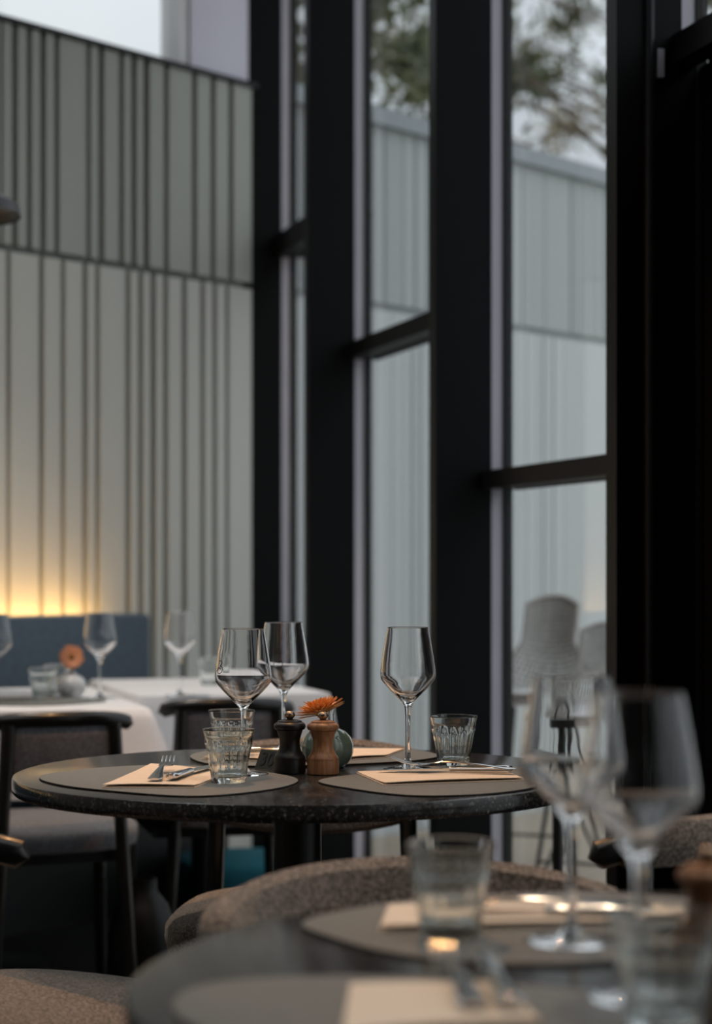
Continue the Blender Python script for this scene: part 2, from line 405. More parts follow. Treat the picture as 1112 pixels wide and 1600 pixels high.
spot((-1.0, 5.0, 3.5), 165, (1.0, .86, .72), 84, .6, .03, 'black ceiling spotlight above the white clothed tables')

# ------------------------------------------------------------------ furniture
def round_table(c, label, leg=True):
    t = empty('round_table', (c[0], c[1], 0), 0, label, 'table', None)
    r = .45
    MB().lathe([(0, TBL-.026), (r-.004, TBL-.026), (r-.001, TBL-.023), (r, TBL-.018), (r, TBL-.005), (r-.002, TBL-.001), (r-.006, TBL), (0, TBL)], 128).build('tabletop', M['stone'], t)
    MB().lathe([(0, .0), (.20, .0), (.20, .012), (.06, .022), (0, .022)], 48).build('base', M['leg'], t)
    MB().lathe([(.038, .022), (.038, TBL-.04), (.13, TBL-.034), (.13, TBL-.026)], 40).build('pedestal', M['leg'], t)
    return t
TC = (ray(465, 3.19), 3.19)
FC = (.272, 1.565)
round_table(TC, 'round speckled dark stone table in focus, laid with mills, vase and orange flower')
round_table(FC, 'round speckled dark stone table in the blurred foreground, lower right')

def seat_loops(a, b, zt, th, fw=.10, nexp=3.0, n=48, dome=.018):
    def loop(k, z):
        L = []
        for i in range(n):
            g = 2*PI*i/n; c, s = math.cos(g), math.sin(g)
            x = a*math.copysign(abs(c)**(2/nexp), c); y = b*math.copysign(abs(s)**(2/nexp), s)
            x *= 1 + fw*y/b; L.append((x*k, y*k, z))
        return L
    return [loop(.90, zt-th), loop(.98, zt-th+.006), loop(1.0, zt-th*.55), loop(.995, zt-th*.25), loop(.97, zt-.008), loop(.92, zt), loop(.7, zt+dome*.5), loop(.4, zt+dome*.85), loop(.12, zt+dome)]
def shell(R, half, ztop, zbot, th, n=36, m=12, lean=.03, yc=0.):
    # upholstered band round the back of a chair that faces +y; its middle lies at -y
    loops = []
    for k in range(n+1):
        u = -1 + 2*k/n; g = math.radians(half)*u; e = min(1., (1-abs(u))*n/4.5); e = math.sqrt(max(0., 1-(1-e)**2)); e = max(e, .05)
        zt, zb = ztop(u), zbot(u); zm, h = (zt+zb)/2, (zt-zb)/2
        L = []
        for i in range(m):
            q = 2*PI*i/m; cx = math.copysign(abs(math.cos(q))**.6, math.cos(q)); cz = math.copysign(abs(math.sin(q))**.75, math.sin(q))
            z = zm + h*e*cz; r = R + th/2*e*cx + lean*(z-.63)
            L.append((r*math.sin(g), yc - r*math.cos(g), z))
        loops.append(L)
    return MB().rings(loops)
def leg(p, q, r0, r1): return MB().tube([p, [(a*.55+b*.45) for a, b in zip(p, q)], q], [r0, (r0*.45+r1*.55), r1], 14)

def tweed_chair(label, cat='chair'):
    t = empty('tweed_chair', (0, 0, 0), 0, label, cat, None)
    MB().rings(seat_loops(.240, .255, .468, .065)).build('seat', M['tweed'], t)
    t.children[0].location = (0, .205, 0)      # the seat reaches well forward of the back band
    R = .254
    shell(R, 71, lambda u: .726 - .03*u*u, lambda u: .535 + .075*u*u, .05, lean=.10).build('backrest', M['tweed'], t)
    for sx in (-1, 1):
        leg((sx*.205, -.20, 0), (sx*.186, -.160, .60), .0135, .0175).build('leg', M['black'], t)
        leg((sx*.215, .40, 0), (sx*.19, .36, .41), .0135, .0175).build('leg', M['black'], t)
    MB().box(-.19, .19, -.04, .40, .385, .41).build('seat_frame', M['black'], t, False)
    for sx in (-1, 1): MB().tube([(sx*.172, -.165, .40), (sx*.172, -.03, .398)], .011, 8).build('side_rail', M['black'], t)
    return t
# placement helper: a chair facing direction (fx, fy)
def face(fx, fy): return math.atan2(fy, fx) - PI/2
cf = tweed_chair('brown tweed chair with a curved backrest in front of the blurred foreground table')
cf.location = (.112, 2.095, 0); cf.rotation_euler.z = face(.354, -.935)
cg = dup(cf, (-.085, 3.745, 0), face(0, -1), 'brown tweed chair behind the focused stone table, near the black mullions')

def rail_chair(label, fabric, wrapped=False):
    t = empty('rail_chair', (0, 0, 0), 0, label, 'chair', None)
    MB().rings(seat_loops(.235, .225, .468, .06, .08, 2.6)).build('seat', fabric, t); t.children[0].location = (0, .03, 0)
    R = .30; yc = .075; H = math.radians(35); pts = []; fl = []
    for k in range(33):
        u = -1 + 2*k/32; g = H*u; e = math.sqrt(max(0., 1 - max(0., (abs(u)-.94)/.06)**2)); e = max(e, .15)
        pts.append((R*math.sin(g), yc - R*math.cos(g), .722 - .018*abs(u)**4))
        fl.append((.0145*max(e, .6), .0180*e))
    MB().tube(pts, 1.0, 14, flat=fl).build('crest_rail', M['black'], t)
    if wrapped: shell(R, 29, lambda u: .752, lambda u: .690, .052, yc=yc).build('backrest', fabric, t)
    else: shell(R - .004, 27, lambda u: .712, lambda u: .545 + .02*u*u, .026, yc=yc).build('backrest', fabric, t)
    for sx in (-1, 1):
        x = .122; y = yc - math.sqrt(R*R - x*x)
        leg((sx*(x+.045), y-.035, 0), (sx*x, y-.012, .71), .0135, .0165).build('leg', M['black'], t)
        leg((sx*.205, .235, 0), (sx*.185, .19, .41), .0135, .0165).build('leg', M['black'], t)
    MB().box(-.18, .18, -.16, .20, .385, .412).build('seat_frame', M['black'], t, False)
    return t
def seated(o, bx, by, fx, fy):          # put the middle of the crest rail at (bx, by), facing (fx, fy)
    n = math.hypot(fx, fy); o.location = (bx + .225*fx/n, by + .225*fy/n, 0); o.rotation_euler.z = face(fx, fy); return o
c1 = seated(rail_chair('black rail chair with grey wool seat at the left white clothed table', M['greyfab']), -.665, 4.54, -.36, .93)
c2 = seated(dup(c1, (0, 0, 0), 0, 'black rail chair behind the wine glasses, backed onto the right clothed table'), -.315, 5.02, -.25, .97)
c3 = seated(rail_chair('black rail chair with brown tweed seat at the lower left corner', M['tweed']), -.583, 2.53, .50, .86)
c4 = seated(rail_chair('black rail chair with wrapped tweed back beside the black window post at right', M['tweed'], True), .455, 2.55, -.65, .76)

# ------------------------------------------------------------------ clothed tables and banquette
CZ = .7185                     # top of the cloths
def cloth_table(cx, cy, w, d, rz, label_t, label_c, drop=.215, flare=.085):
    t = empty('dining_table', (cx, cy, 0), rz, label_t, 'table')
    MB().box(-w/2, w/2, -d/2, d/2, CZ-.034, CZ-.004).build('tabletop', M['leg'], t, False)
    MB().lathe([(0, 0), (.22, 0), (.22, .012), (.05, .02), (.035, .03), (.035, CZ-.034)], 32).build('pedestal', M['leg'], t)
    P = []; n = 40
    crn = .012
    for (sx, sy) in ((1, 1), (-1, 1), (-1, -1), (1, -1)):
        for k in range(5):
            g = math.atan2(sy, sx) - PI/4 + PI/2*k/4
            P.append((sx*(w/2+.003-crn) + crn*math.cos(g), sy*(d/2+.003-crn) + crn*math.sin(g), g))
        # straight edge towards the next corner
        nx, ny = {(1, 1): (-1, 1), (-1, 1): (-1, -1), (-1, -1): (1, -1), (1, -1): (1, 1)}[(sx, sy)]
        gn = math.atan2(sy+ny, sx+nx)
        for k in range(1, 24):
            f = k/24; P.append((sx*(w/2)*(1-f) + nx*(w/2)*f + .003*math.cos(gn), sy*(d/2)*(1-f) + ny*(d/2)*f + .003*math.sin(gn), gn))
    loops = []
    for j in range(0, 11):
        f = j/10; L = []
        for i, (x, y, g) in enumerate(P):
            cd = min(math.hypot(abs(x)-w/2, abs(y)-d/2), .3)/.3     # 0 at a corner
            out = .006 + f*(.012 + flare*(1-cd)**1.6) + f*.012*math.sin(i*1.1)*(1 if cd > .2 else .2)
            L.append((x + out*math.cos(g)*(0 if j == 0 else 1), y + out*math.sin(g)*(0 if j == 0 else 1), CZ - (drop + .03*(1-cd)**2)*f - (0 if j else -.0)))
        loops.append(L)
    loops.insert(0, [(x*.985, y*.985, CZ+.0005) for x, y, g in P])
    m = MB().rings(loops, True, False)
    c = m.build('tablecloth', M['cloth'], None, True, 60, (cx, cy, 0)); c.rotation_euler = (0, 0, rz)
    tag(c, label_c, 'tablecloth')
    return t
rzF = math.atan2(FD[1], FD[0]) - PI/2
def corner_table(px, py, w, d, *lab, flare=.085):    # near right corner stands at this pixel
    h = (EYE - CZ); dd = F*h/(py - HOR); X = ray(px, dd)
    cx = X + FD[0]*d/2 - FM[0]*w/2; cy = dd + FD[1]*d/2 - FM[1]*w/2
    return cloth_table(cx, cy, w, d, rzF, *lab, flare=flare), (cx, cy)
corner_table(232, 1107, .80, .95, 'square dining table hidden under the left white cloth', 'white linen cloth on the left table, its near corner hanging in a fold')
corner_table(514, 1083, .53, .86, 'square dining table hidden under the right white cloth', 'white linen cloth on the right table, ending at the black mullion', flare=.022)

bq = empty('banquette', wp(-3.2, .3, 0), 0, 'dark blue upholstered wall banquette glowing from behind at left', 'bench')
te = tw(238, .23)
def soft_box(t0, t1, o0, o1, z0, z1, r=.02):
    ls = []
    for (ins, z) in ((r, z0), (r*.3, z0 + r*.3), (0, z0 + r), (0, z1 - r), (r*.3, z1 - r*.3), (r, z1)):
        L = []
        for (a, b, sa, sb) in ((t1, o1, -1, -1), (t0, o1, 1, -1), (t0, o0, 1, 1), (t1, o0, -1, 1)):
            for k in range(4):
                g = PI/2*k/3
                base = {(-1, -1): 0, (1, -1): PI/2, (1, 1): PI, (-1, 1): 1.5*PI}[(sa, sb)]
                ca, cb = math.cos(base + g), math.sin(base + g)
                rr = r
                L.append(wp(a + sa*r + ca*(rr-ins), b + sb*r + cb*(rr-ins), z))
        ls.append(L)
    return MB().rings(ls)
sub(soft_box(-5.4, te, .12, .23, .28, .915).build('backrest', M['blue'], None), bq)
sub(soft_box(-5.4, te, .231, .66, .32, .45).build('seat', M['blue'], None), bq)
sub(MB().box(-5.4, te - .02, .14, .60, 0, .279, wp).build('base', M['leg'], None, False), bq)
sub(MB().box(-5.4, te - .09, .075, .09, .83, .85, wp).build('led_strip', M['led'], None, False), bq)
sub(MB().box(-5.4, te - .05, .06, .119, .80, .83, wp).build('led_tray', M['white'], None, False), bq)

# pendant lamp whose rim shows at the left edge
px_, pd = ray(-92, 5.2), 5.2
pl = empty('pendant_lamp', (px_, pd, 0), 0, 'black pendant lamp whose shade tip shows at the left edge', 'lamp')
zz = EYE + (HOR - 336)*pd/F
MB().lathe([(.205, zz), (.2, zz + .03), (.12, zz + .075), (.03, zz + .10), (.02, zz + .14), (0, zz + .14)], 48).build('lamp_shade', M['lampb'], pl)
MB().lathe([(0, zz + .06), (.03, zz + .06), (.19, zz + .022), (.2, zz + .004)], 48).build('inner_reflector', M['lampb'], pl)
MB().tube([(0, 0, zz + .14), (0, 0, CEIL)], .004).build('cord', M['lampb'], pl)

# teal floor seat and black pot seen under the table
y = 6.2; x = ray(372, y)
tp = empty('floor_pouf', (x, y, 0), .3, 'low teal upholstered pouf under the round table by the glazing', 'pouf')
MB().rings(seat_loops(.20, .20, .17, .10, 0, 3.2, dome=.02)).build('cushion', M['teal'], tp)
MB().rings(seat_loops(.19, .19, .065, .063, 0, 3.2, dome=.0)).build('base', M['greyfab'], tp)
pt = empty('floor_pot', (ray(222, 4.75), 4.75, 0), 0, 'glossy black round pot on the floor behind the left rail chair', 'pot')
MB().lathe([(0, 0), (.05, 0), (.065, .01), (.085, .10), (.082, .20), (.06, .27), (.035, .30), (.035, .33), (.03, .33), (.03, .30), (0, .28)], 40).build('pot_body', M['pot'], pt)

# ------------------------------------------------------------------ tableware
def wine_glass(loc, label, group, mark=None):
    t = empty('wine_glass', loc, 0, label, 'glass', group)
    out = [(0, 0), (.0385, 0), (.0395, .0008), (.0385, .0018), (.024, .0032), (.010, .0065), (.0052, .014), (.0040, .03), (.0038, .06), (.0040, .085), (.0052, .098), (.0085, .1065),
           (.018, .1165), (.030, .1285), (.039, .1385), (.0432, .1445), (.0445, .1505), (.0443, .157), (.0425, .17), (.0385, .195), (.0345, .2175), (.03300, .2260), (.0328, .2270)]
    inn = [(.0325, .2273), (.0323, .2269), (.03245, .2260), (.0338, .2175), (.0377, .195), (.0416, .17), (.0433, .157), (.0434, .151), (.0420, .1455), (.0376, .1400), (.0285, .1305), (.0165, .1195), (.008, .1135), (0, .1115)]
    MB().lathe(out + inn, 72).build('glass_body', M['glass'], t, True, 80)
    if mark is not None:
        a0, zc, k = mark
        def rz(z): 
            for (r1, z1), (r2, z2) in zip(out[16:], out[17:]):
                if z1 <= z <= z2: return r1 + (r2-r1)*(z-z1)/(z2-z1)
            return .0445
        S_ = [(-.45, .95), (-.1, 1.1), (.3, .95), (.3, .55), (0, .3), (.05, .2), (.5, .1), (.65, -.3), (.5, -.75), (.0, -1.0), (-.5, -.9), (-.7, -.5), (-.5, -.15), (-.1, -.05), (.1, -.3)]
        pts = []
        for u, v in S_:
            z = zc + v*.0095*k; r = rz(z) + .0004; a = -PI/2 + a0 + u*.0095*k/r
            pts.append((r*math.cos(a), r*math.sin(a), z))
        fine = []
        for i in range(len(pts)-1):
            p0, p1, p2, p3 = pts[max(i-1, 0)], pts[i], pts[i+1], pts[min(i+2, len(pts)-1)]
            for q in range(4):
                w = q/4; fine.append(tuple(.5*(2*b + (c-a)*w + (2*a-5*b+4*c-d)*w*w + (3*b-a-3*c+d)*w**3) for a, b, c, d in zip(p0, p1, p2, p3)))
        fine.append(pts[-1])
        o = MB().tube(fine, .00055, 6).build('printed_mark', M['ink'], t); o['label'] = 'black printed swirl mark'
    return t
def tumbler(loc, label, group):
    t = empty('tumbler', loc, random.random(), label, 'glass', group)
    out = [(0, .0012), (.020, .0012), (.0245, 0), (.0262, .0012), (.0266, .005), (.0272, .010), (.0290, .022), (.0312, .035), (.0332, .046), (.0342, .051), (.0352, .0545), (.0359, .0575), (.0358, .0605), (.0360, .066), (.0374, .073), (.0391, .0788), (.0394, .0798)]
    inn = [(.0392, .0808), (.0385, .0804), (.03795, .0790), (.0363, .0735), (.0346, .066), (.0334, .058), (.0318, .05), (.0290, .036), (.0262, .022), (.0238, .012), (.0215, .009), (0, .0085)]
    nout = len(out)
    def rf(r, z, a, k):
        if k >= nout or z < .003: return r
        env = min(1, (z-.003)/.006)*(1 if z < .050 else max(0, (.0585-z)/.0085))
        ph = (a*14/(2*PI)) % 1.0
        return r*(1 - env*.040*math.sin(PI*ph)**.8)
    MB().lathe(out + inn, 140, rf=rf).build('glass_body', M['thick'], t, True, 70)
    return t
def glass_at(px, py): x, y = at(px, py, TBL + .0025); return (x, y, TBL + .003)
ZM = TBL + .0032
G1 = 'wine glasses on the focused table'
x, y = ray(380, 3.12), 3.12
wine_glass((x, y, ZM), 'empty wine glass with black swirl mark, leftmost on the focused table', G1, (-.92, .168, 1.0))
x, y = ray(443, 3.52), 3.52
wine_glass((x, y, ZM), 'empty wine glass with faint mark behind the black pepper mill', G1, (-.18, .160, 1.25))
x, y = ray(637, 3.2), 3.2
wine_glass((x, y, ZM), 'unmarked empty wine glass on the right placemat of the focused table', G1)
G2 = 'pressed glass tumblers'
tumbler((ray(357, 3.0), 3.0, ZM), 'ribbed water tumbler in front, left placemat beside the fork and knife', G2)
tumbler((ray(362, 3.40), 3.40, ZM), 'ribbed water tumbler partly hidden behind the front left tumbler', G2)
tumbler((ray(708, 3.27), 3.27, ZM), 'ribbed water tumbler beside the cutlery on the right placemat', G2)
G3 = 'wine glasses on the foreground table'
wine_glass((ray(893, 1.72), 1.72, ZM), 'blurred wine glass whole in view on the foreground table', G3)
wine_glass((ray(998, 1.495), 1.495, ZM), 'blurred larger wine glass at the right edge, against the black panel', G3)
tumbler((ray(703, 1.75), 1.75, ZM), 'blurred water tumbler on the far placemat of the foreground table', G2)
tumbler((ray(1037, 1.385), 1.385, ZM), 'blurred water tumbler at the bottom right corner', G2)

def placemat(pts, label, z=TBL + .0004):
    cx = sum(p[0] for p in pts)/len(pts); cy = sum(p[1] for p in pts)/len(pts)
    L = closed_spline([(p[0]-cx, p[1]-cy) for p in pts], 8)
    th = .0026
    def lp(k, zz): return [(x*k, y*k, zz) for x, y in L]
    o = MB().rings([lp(.998, 0), lp(1, .0003), lp(1, th-.0004), lp(.997, th)]).build('placemat', M['leather'], None, True, 60, (cx, cy, z))
    o.data.materials.append(M['edge'])
    for p in o.data.polygons:
        if abs(p.normal.z) < .8: p.material_index = 1
    return tag(o, label, 'placemat', 'taupe leather placemats')
placemat([(-.489,3.10),(-.45,2.99),(-.368,2.905),(-.231,2.830),(-.127,2.913),(-.088,3.03),(-.12,3.13),(-.22,3.24),(-.341,3.27),(-.44,3.2)], 'taupe leather placemat at the left of the focused table')
placemat([(-.057,3.036),(.0037,2.912),(.076,2.84),(.148,2.842),(.215,2.88),(.275,2.965),(.31,3.09),(.29,3.2),(.22,3.27),(.12,3.25),(.03,3.16)], 'taupe leather placemat at the right of the focused table')
placemat([(-.285,3.45),(-.262,3.34),(-.22,3.285),(-.13,3.262),(.004,3.30),(.1,3.36),(.143,3.45),(.09,3.56),(-.03,3.615),(-.16,3.61),(-.25,3.55)], 'taupe leather placemat at the far side of the focused table')
placemat([(-.045,1.83),(-.02,1.74),(.05,1.655),(.16,1.625),(.27,1.665),(.36,1.76),(.40,1.86),(.33,1.945),(.2,1.985),(.06,1.94)], 'blurred taupe placemat at the far side of the foreground table')
placemat([(-.12,1.54),(-.13,1.44),(-.06,1.33),(.06,1.27),(.18,1.29),(.225,1.40),(.19,1.50),(.09,1.56),(-.03,1.575)], 'blurred taupe placemat nearest the viewer, bottom edge of the picture')

def napkin(P, label, z=ZM + .0002, layers=2):
    # P: four corners in metres; a folded paper napkin with slightly lifted free edge
    c = Vector((sum(p[0] for p in P)/4, sum(p[1] for p in P)/4))
    t = empty('napkin', (c.x, c.y, z), 0, label, 'napkin', 'folded peach napkins')
    for l in range(layers):
        n = 10; m = MB(); th = .0011
        def pt_(u, v):
            a = Vector(P[0]).lerp(Vector(P[1]), u); b = Vector(P[3]).lerp(Vector(P[2]), u); p = a.lerp(b, v)
            k = 1 - .012*l
            lift = .0020*l*(.3 + .7*math.sin(PI*u)) + l*.0004*math.sin(5*u + 7*v) + (.0022*l*max(0, 1-v*5))
            return ((p.x-c.x)*k, (p.y-c.y)*k, l*.0015 + lift*.8)
        V = [pt_(i/n, j/n) for j in range(n+1) for i in range(n+1)]; K = len(V)
        V += [(x, y, zz + th) for x, y, zz in V]
        fs = []
        for j in range(n):
            for i in range(n):
                a = j*(n+1)+i; q = (a, a+1, a+n+2, a+n+1); fs.append(tuple(reversed(q))); fs.append(tuple(K+r for r in q))
        edge = [i for i in range(n+1)] + [j*(n+1)+n for j in range(1, n+1)] + [n*(n+1)+i for i in range(n-1, -1, -1)] + [j*(n+1) for j in range(n-1, 0, -1)]
        for a, b in zip(edge, edge[1:] + edge[:1]): fs.append((a, b, K+b, K+a))
        m.add(V, fs).build('fold', M['napkin'], t, True, 50)
    return t
napkin([(-.372,2.925),(-.236,2.925),(-.195,3.13),(-.335,3.265)], 'folded peach napkin under fork and knife on the left placemat')
napkin([(.042,2.955),(.255,3.03),(.235,3.16),(.0,3.135)], 'folded peach napkin under cutlery on the right placemat')
napkin([(-.03,3.335),(.05,3.40),(.085,3.54),(-.10,3.52)], 'folded peach napkin on the far placemat, right of the mills')
napkin([(-.26,3.36),(-.165,3.34),(-.11,3.50),(-.20,3.53)], 'folded peach napkin on the far placemat, left of the mills')
napkin([(.02,1.765),(.30,1.80),(.29,1.90),(.03,1.89)], 'blurred peach napkin with cutlery on the foreground table')
napkin([(-.01,1.36),(.13,1.40),(.115,1.535),(-.005,1.53)], 'blurred peach napkin at the bottom edge of the picture')

def fork_mesh():
    m = MB()
    # along +x: handle end at 0, tines end at .195; z is height above rest plane
    st = [(0, .0085, .0040), (.004, .0105, .0042), (.02, .0105, .0045), (.05, .0075, .0070), (.09, .0042, .0095), (.115, .0036, .0090), (.128, .0060, .0062), (.136, .0100, .0044), (.146, .0118, .0034), (.152, .0120, .0034)]
    loops = []
    for x, hw, z in st:
        L = []
        for i in range(10):
            g = 2*PI*i/10; L.append((x, hw*math.cos(g), z + (.0016 if x < .12 else .0010)*math.sin(g)))
        loops.append(L)
    m.rings(loops); a = m.mesh('fork', M['silver'])
    tm = []
    for k in range(4):
        y = (k-1.5)*.0063
        q = MB(); q.tube([(.150, y, .0034), (.162, y, .0036), (.176, y*.98, .0056), (.188, y*.97, .0094), (.195, y*.96, .0124)], [.0017, .0016, .0015, .0013, .0006], 8, flat=(1, .75))
        tm.append(q.mesh('tine', M['silver']))
    return a, tm
def knife_mesh():
    h = MB(); loops = []
    for x, hw, z in ((0, .0058, .0052), (.003, .0088, .0052), (.012, .0100, .0052), (.05, .0085, .0050), (.085, .0062, .0047), (.094, .0070, .0047), (.098, .0062, .0046)):
        loops.append([(x, hw*math.cos(2*PI*i/12), z + .0048*math.sin(2*PI*i/12)*(hw/.0085)**.5) for i in range(12)])
    h.rings(loops)
    b = MB(); loops = []
    for x, y0, y1, th in ((.096, -.0045, .0045, .0016), (.11, -.0085, .0055, .0012), (.16, -.0100, .0058, .0010), (.19, -.0085, .0058, .0009), (.205, -.002, .0055, .0006), (.209, .003, .0050, .0004)):
        z = .0042 - (x-.096)*.02
        loops.append([(x, y0, z-th*.15), (x, (y0+y1)/2, z-th), (x, y1, z-th), (x, y1, z+th), (x, (y0+y1)/2, z+th), (x, y0, z+th*.15)])
    b.rings(loops)
    return h.mesh('handle', M['silver']), b.mesh('blade', M['silver'])
FM_, TM_ = fork_mesh(); KH, KB = knife_mesh()
ZN = ZM + .0052
def fork(p0, p1, label, roll=0., z=ZN, pitch=0.):
    o = link('fork', FM_); o.location = (p0[0], p0[1], z); tag(o, label, 'fork', 'steel forks')
    o.rotation_euler = (roll, -pitch, math.atan2(p1[1]-p0[1], p1[0]-p0[0]))
    for t_ in TM_: link('tine', t_, o)
    return o
def knife(p0, p1, label, z=ZN, roll=0.):
    o = empty('knife', (p0[0], p0[1], z), 0, label, 'knife', 'steel table knives'); o.rotation_euler = (roll, 0, math.atan2(p1[1]-p0[1], p1[0]-p0[0]))
    link('handle', KH, o); link('blade', KB, o)
    return o
fork(at(241, 1222, TBL + .008), at(268, 1198, TBL + .008), 'steel fork, tines up, on the napkin of the left placemat', 0, ZN, .045)
knife(at(266, 1220, TBL + .008), at(322, 1202, TBL + .008), 'steel knife pointing behind the tumbler on the left placemat', ZN + .001)
fork(at(806, 1207, TBL + .01), at(640, 1205, TBL + .01), 'steel fork with tines to the left on the right placemat', 0, ZN + .003, .045)
knife(at(800, 1202, TBL + .012), at(560, 1202, TBL + .012), 'steel knife lying behind the fork on the right placemat')
fork((-.245, 3.415), (-.05, 3.40), 'steel fork on the far placemat, left of the mills', 0, ZN)
knife((-.245, 3.445), (-.05, 3.45), 'steel knife on the far placemat, left of the mills')
fork((.25, 1.865), (.05, 1.85), 'blurred steel fork on the foreground table far napkin', 0, ZN)
knife((.27, 1.825), (.07, 1.82), 'blurred steel knife on the foreground table far napkin')
fork((.085, 1.43), (.075, 1.55), 'blurred steel fork on the napkin at the bottom edge', 0, ZN)
knife((.112, 1.43), (.105, 1.55), 'blurred steel knife on the napkin at the bottom edge', ZN)

def mill(x, y, m, label):
    t = empty('pepper_mill', (x, y, TBL), 0, label, 'mill', 'pepper and salt mills')
    MB().lathe([(0, 0), (.0235, 0), (.0252, .0015), (.0252, .021), (.0246, .0225), (.0250, .024), (.0244, .0265), (.0210, .031), (.0174, .038), (.0158, .046), (.0163, .054), (.0184, .061), (.0202, .0665), (.0204, .0685), (0, .0685)], 56).build('body', m, t)
    MB().lathe([(0, .0688), (.0205, .0688), (.0238, .0700), (.0254, .0735), (.0250, .077), (.0228, .0795), (.0195, .0812), (.0190, .083), (.013, .0848), (.006, .0855), (0, .0856)], 56).build('cap', m, t)
    MB().lathe([(0, .0855), (.0045, .0857), (.005, .087), (.0075, .089), (.0086, .0925), (.0075, .096), (.004, .0983), (0, .0988)], 28).build('knob', M['bronze'], t)
    return t
mill(ray(452.5, 3.17), 3.17, M['ebony'], 'black wooden pepper mill with bronze knob beside the number stand')
mill(ray(504.5, 3.155), 3.155, M['oak'], 'oak wood salt mill with bronze knob in front of the green vase')
mill(ray(1106, 1.62), 1.62, M['oak'], 'blurred oak mill cut by the right edge, on the foreground table')

def vase(x, y, z, s, m, label, ribs=True):
    t = empty('bud_vase', (x, y, z), 0, label, 'vase')
    pr = [(0, 0), (.026, 0), (.030, .003), (.039, .014), (.0425, .026), (.0425, .038), (.038, .050), (.029, .0595), (.018, .065), (.0135, .068), (.0125, .072)]
    inn = [(.0115, .072), (.0115, .066), (.028, .055), (.036, .036), (.030, .012), (0, .008)]
    rf = (lambda r, z_, a, k: r*(1 + (.008*math.cos(a*20) if k < 9 and ribs else 0)))
    MB().lathe([(r*s, z_*s) for r, z_ in pr + inn], 132 if ribs else 48, rf=rf).build('vase_body', m, t)
    if ribs: MB().lathe([(.0118, .0721), (.0125, .078), (.0118, .086), (.0140, .097), (.0132, .097), (.0108, .086), (.0114, .078), (.0108, .0721)], 40, closed=True).build('glass_neck', M['glass'], t)
    return t
vx, vy = ray(511, 3.262), 3.262
vase(vx, vy, TBL, 1.0, M['vgreen'], 'ribbed green glazed bud vase behind the oak mill')
def flower(x, y, z0, z1, R, tilt, m, label, cup=.45, lean=(0, 0)):
    t = empty('gerbera', (x, y, z0), 0, label, 'flower', None)
    hx, hy = lean
    MB().tube([(0, 0, 0), (hx*.3, hy*.3, (z1-z0)*.5), (hx, hy, z1-z0)], .0022, 8).build('stem', M['stem'], t)
    h = MB()
    rot = Matrix.Translation((hx, hy, z1-z0)) @ Matrix.Rotation(tilt[0], 4, 'X') @ Matrix.Rotation(tilt[1], 4, 'Y')
    rnd = random.Random(3)
    for ring, (n, k, c) in enumerate(((42, 1.0, cup*.45), (42, .98, cup*.8), (38, .92, cup*1.2), (32, .82, cup*1.6), (22, .66, cup*2.0))):
        for i in range(n):
            a = 2*PI*(i + .5*ring)/n + rnd.uniform(-.07, .07); Lp = R*k*rnd.uniform(.9, 1.06); w = R*.050*rnd.uniform(.85, 1.2)
            el = min(1.25, c + rnd.uniform(-.09, .09)); Lp *= math.cos(el)**.75
            prof = []
            for q in (0.1, .35, .65, .88, 1.0):
                rr = Lp*q; zz_ = rr*math.tan(el)*(1 - .15*q)
                prof.append((rr, zz_, w*(.45 + .7*math.sin(PI*min(q, .95)*.75)) if q < 1 else w*.12))
            V = []
            for rr, zz_, ww in prof:
                for sgn, dz in ((-1, .0), (0, -.10), (1, .0)):
                    px = rr*math.cos(a) - sgn*ww*math.sin(a); py = rr*math.sin(a) + sgn*ww*math.cos(a)
                    V.append(rot @ Vector((px, py, zz_ + dz*ww*2)))
            Vb = [v + (rot.to_3x3() @ Vector((0, 0, -.0004))) for v in V]
            fs = []
            for q in range(4):
                for s_ in range(2):
                    b = q*3 + s_; fs.append((b, b+1, b+4, b+3)); fs.append((15+b, 15+b+3, 15+b+4, 15+b+1))
            per = [0, 1, 2, 5, 8, 11, 14, 13, 12, 9, 6, 3]
            for e0, e1 in zip(per, per[1:] + per[:1]): fs.append((e0, 15+e0, 15+e1, e1))
            h.add(V + Vb, fs)
    p = h.build('petals', m, t, True, 60); p['kind'] = 'stuff'
    c = MB().lathe([(0, -.003), (R*.2, 0), (R*.24, R*.10), (R*.18, R*.2), (0, R*.22)], 20)
    c.v = [tuple(rot @ Vector(v)) for v in c.v]; c.build('flower_center', M['fcent'], t)
    g = MB().lathe([(0, -.006), (R*.14, -.003), (R*.26, R*.06), (R*.2, R*.05), (0, 0)], 16)
    g.v = [tuple(rot @ Vector(v)) for v in g.v]; g.build('calyx', M['stem'], t)
    return t
flower(vx, vy, TBL + .012, TBL + .087, .043, (math.radians(-6), math.radians(-18)), M['petal'], 'orange gerbera flower in the green vase above the oak mill', .56, (-.008, -.01))

# table number stand: two leaning plates, number on the side that shows
ns = empty('number_stand', (ray(424, 3.24), 3.24, TBL), math.radians(-42), 'small dark tent stand numbered 30 beside the black pepper mill', 'sign')
def plate(sgn):
    m = MB(); a = math.radians(63); w, hgt, th = .022, .034, .0012
    fr = lambda x, y, z: (x, sgn*(.016 - z*math.cos(a) - y*math.sin(a)*0) + sgn*y, z*math.sin(a))
    return m.box(-w, w, 0, th, 0, hgt, fr)
plate(-1).build('front_plate', M['plate'], ns, False); plate(1).build('rear_plate', M['plate'], ns, False)
cu = bpy.data.curves.new('digits', 'FONT'); cu.body = '30'; cu.size = .034; cu.align_x = 'CENTER'; cu.align_y = 'CENTER'; cu.extrude = .0004
tmp = bpy.data.objects.new('digits', cu); COL.objects.link(tmp)
dg = bpy.context.evaluated_depsgraph_get(); me = bpy.data.meshes.new_from_object(tmp.evaluated_get(dg)); bpy.data.objects.remove(tmp)
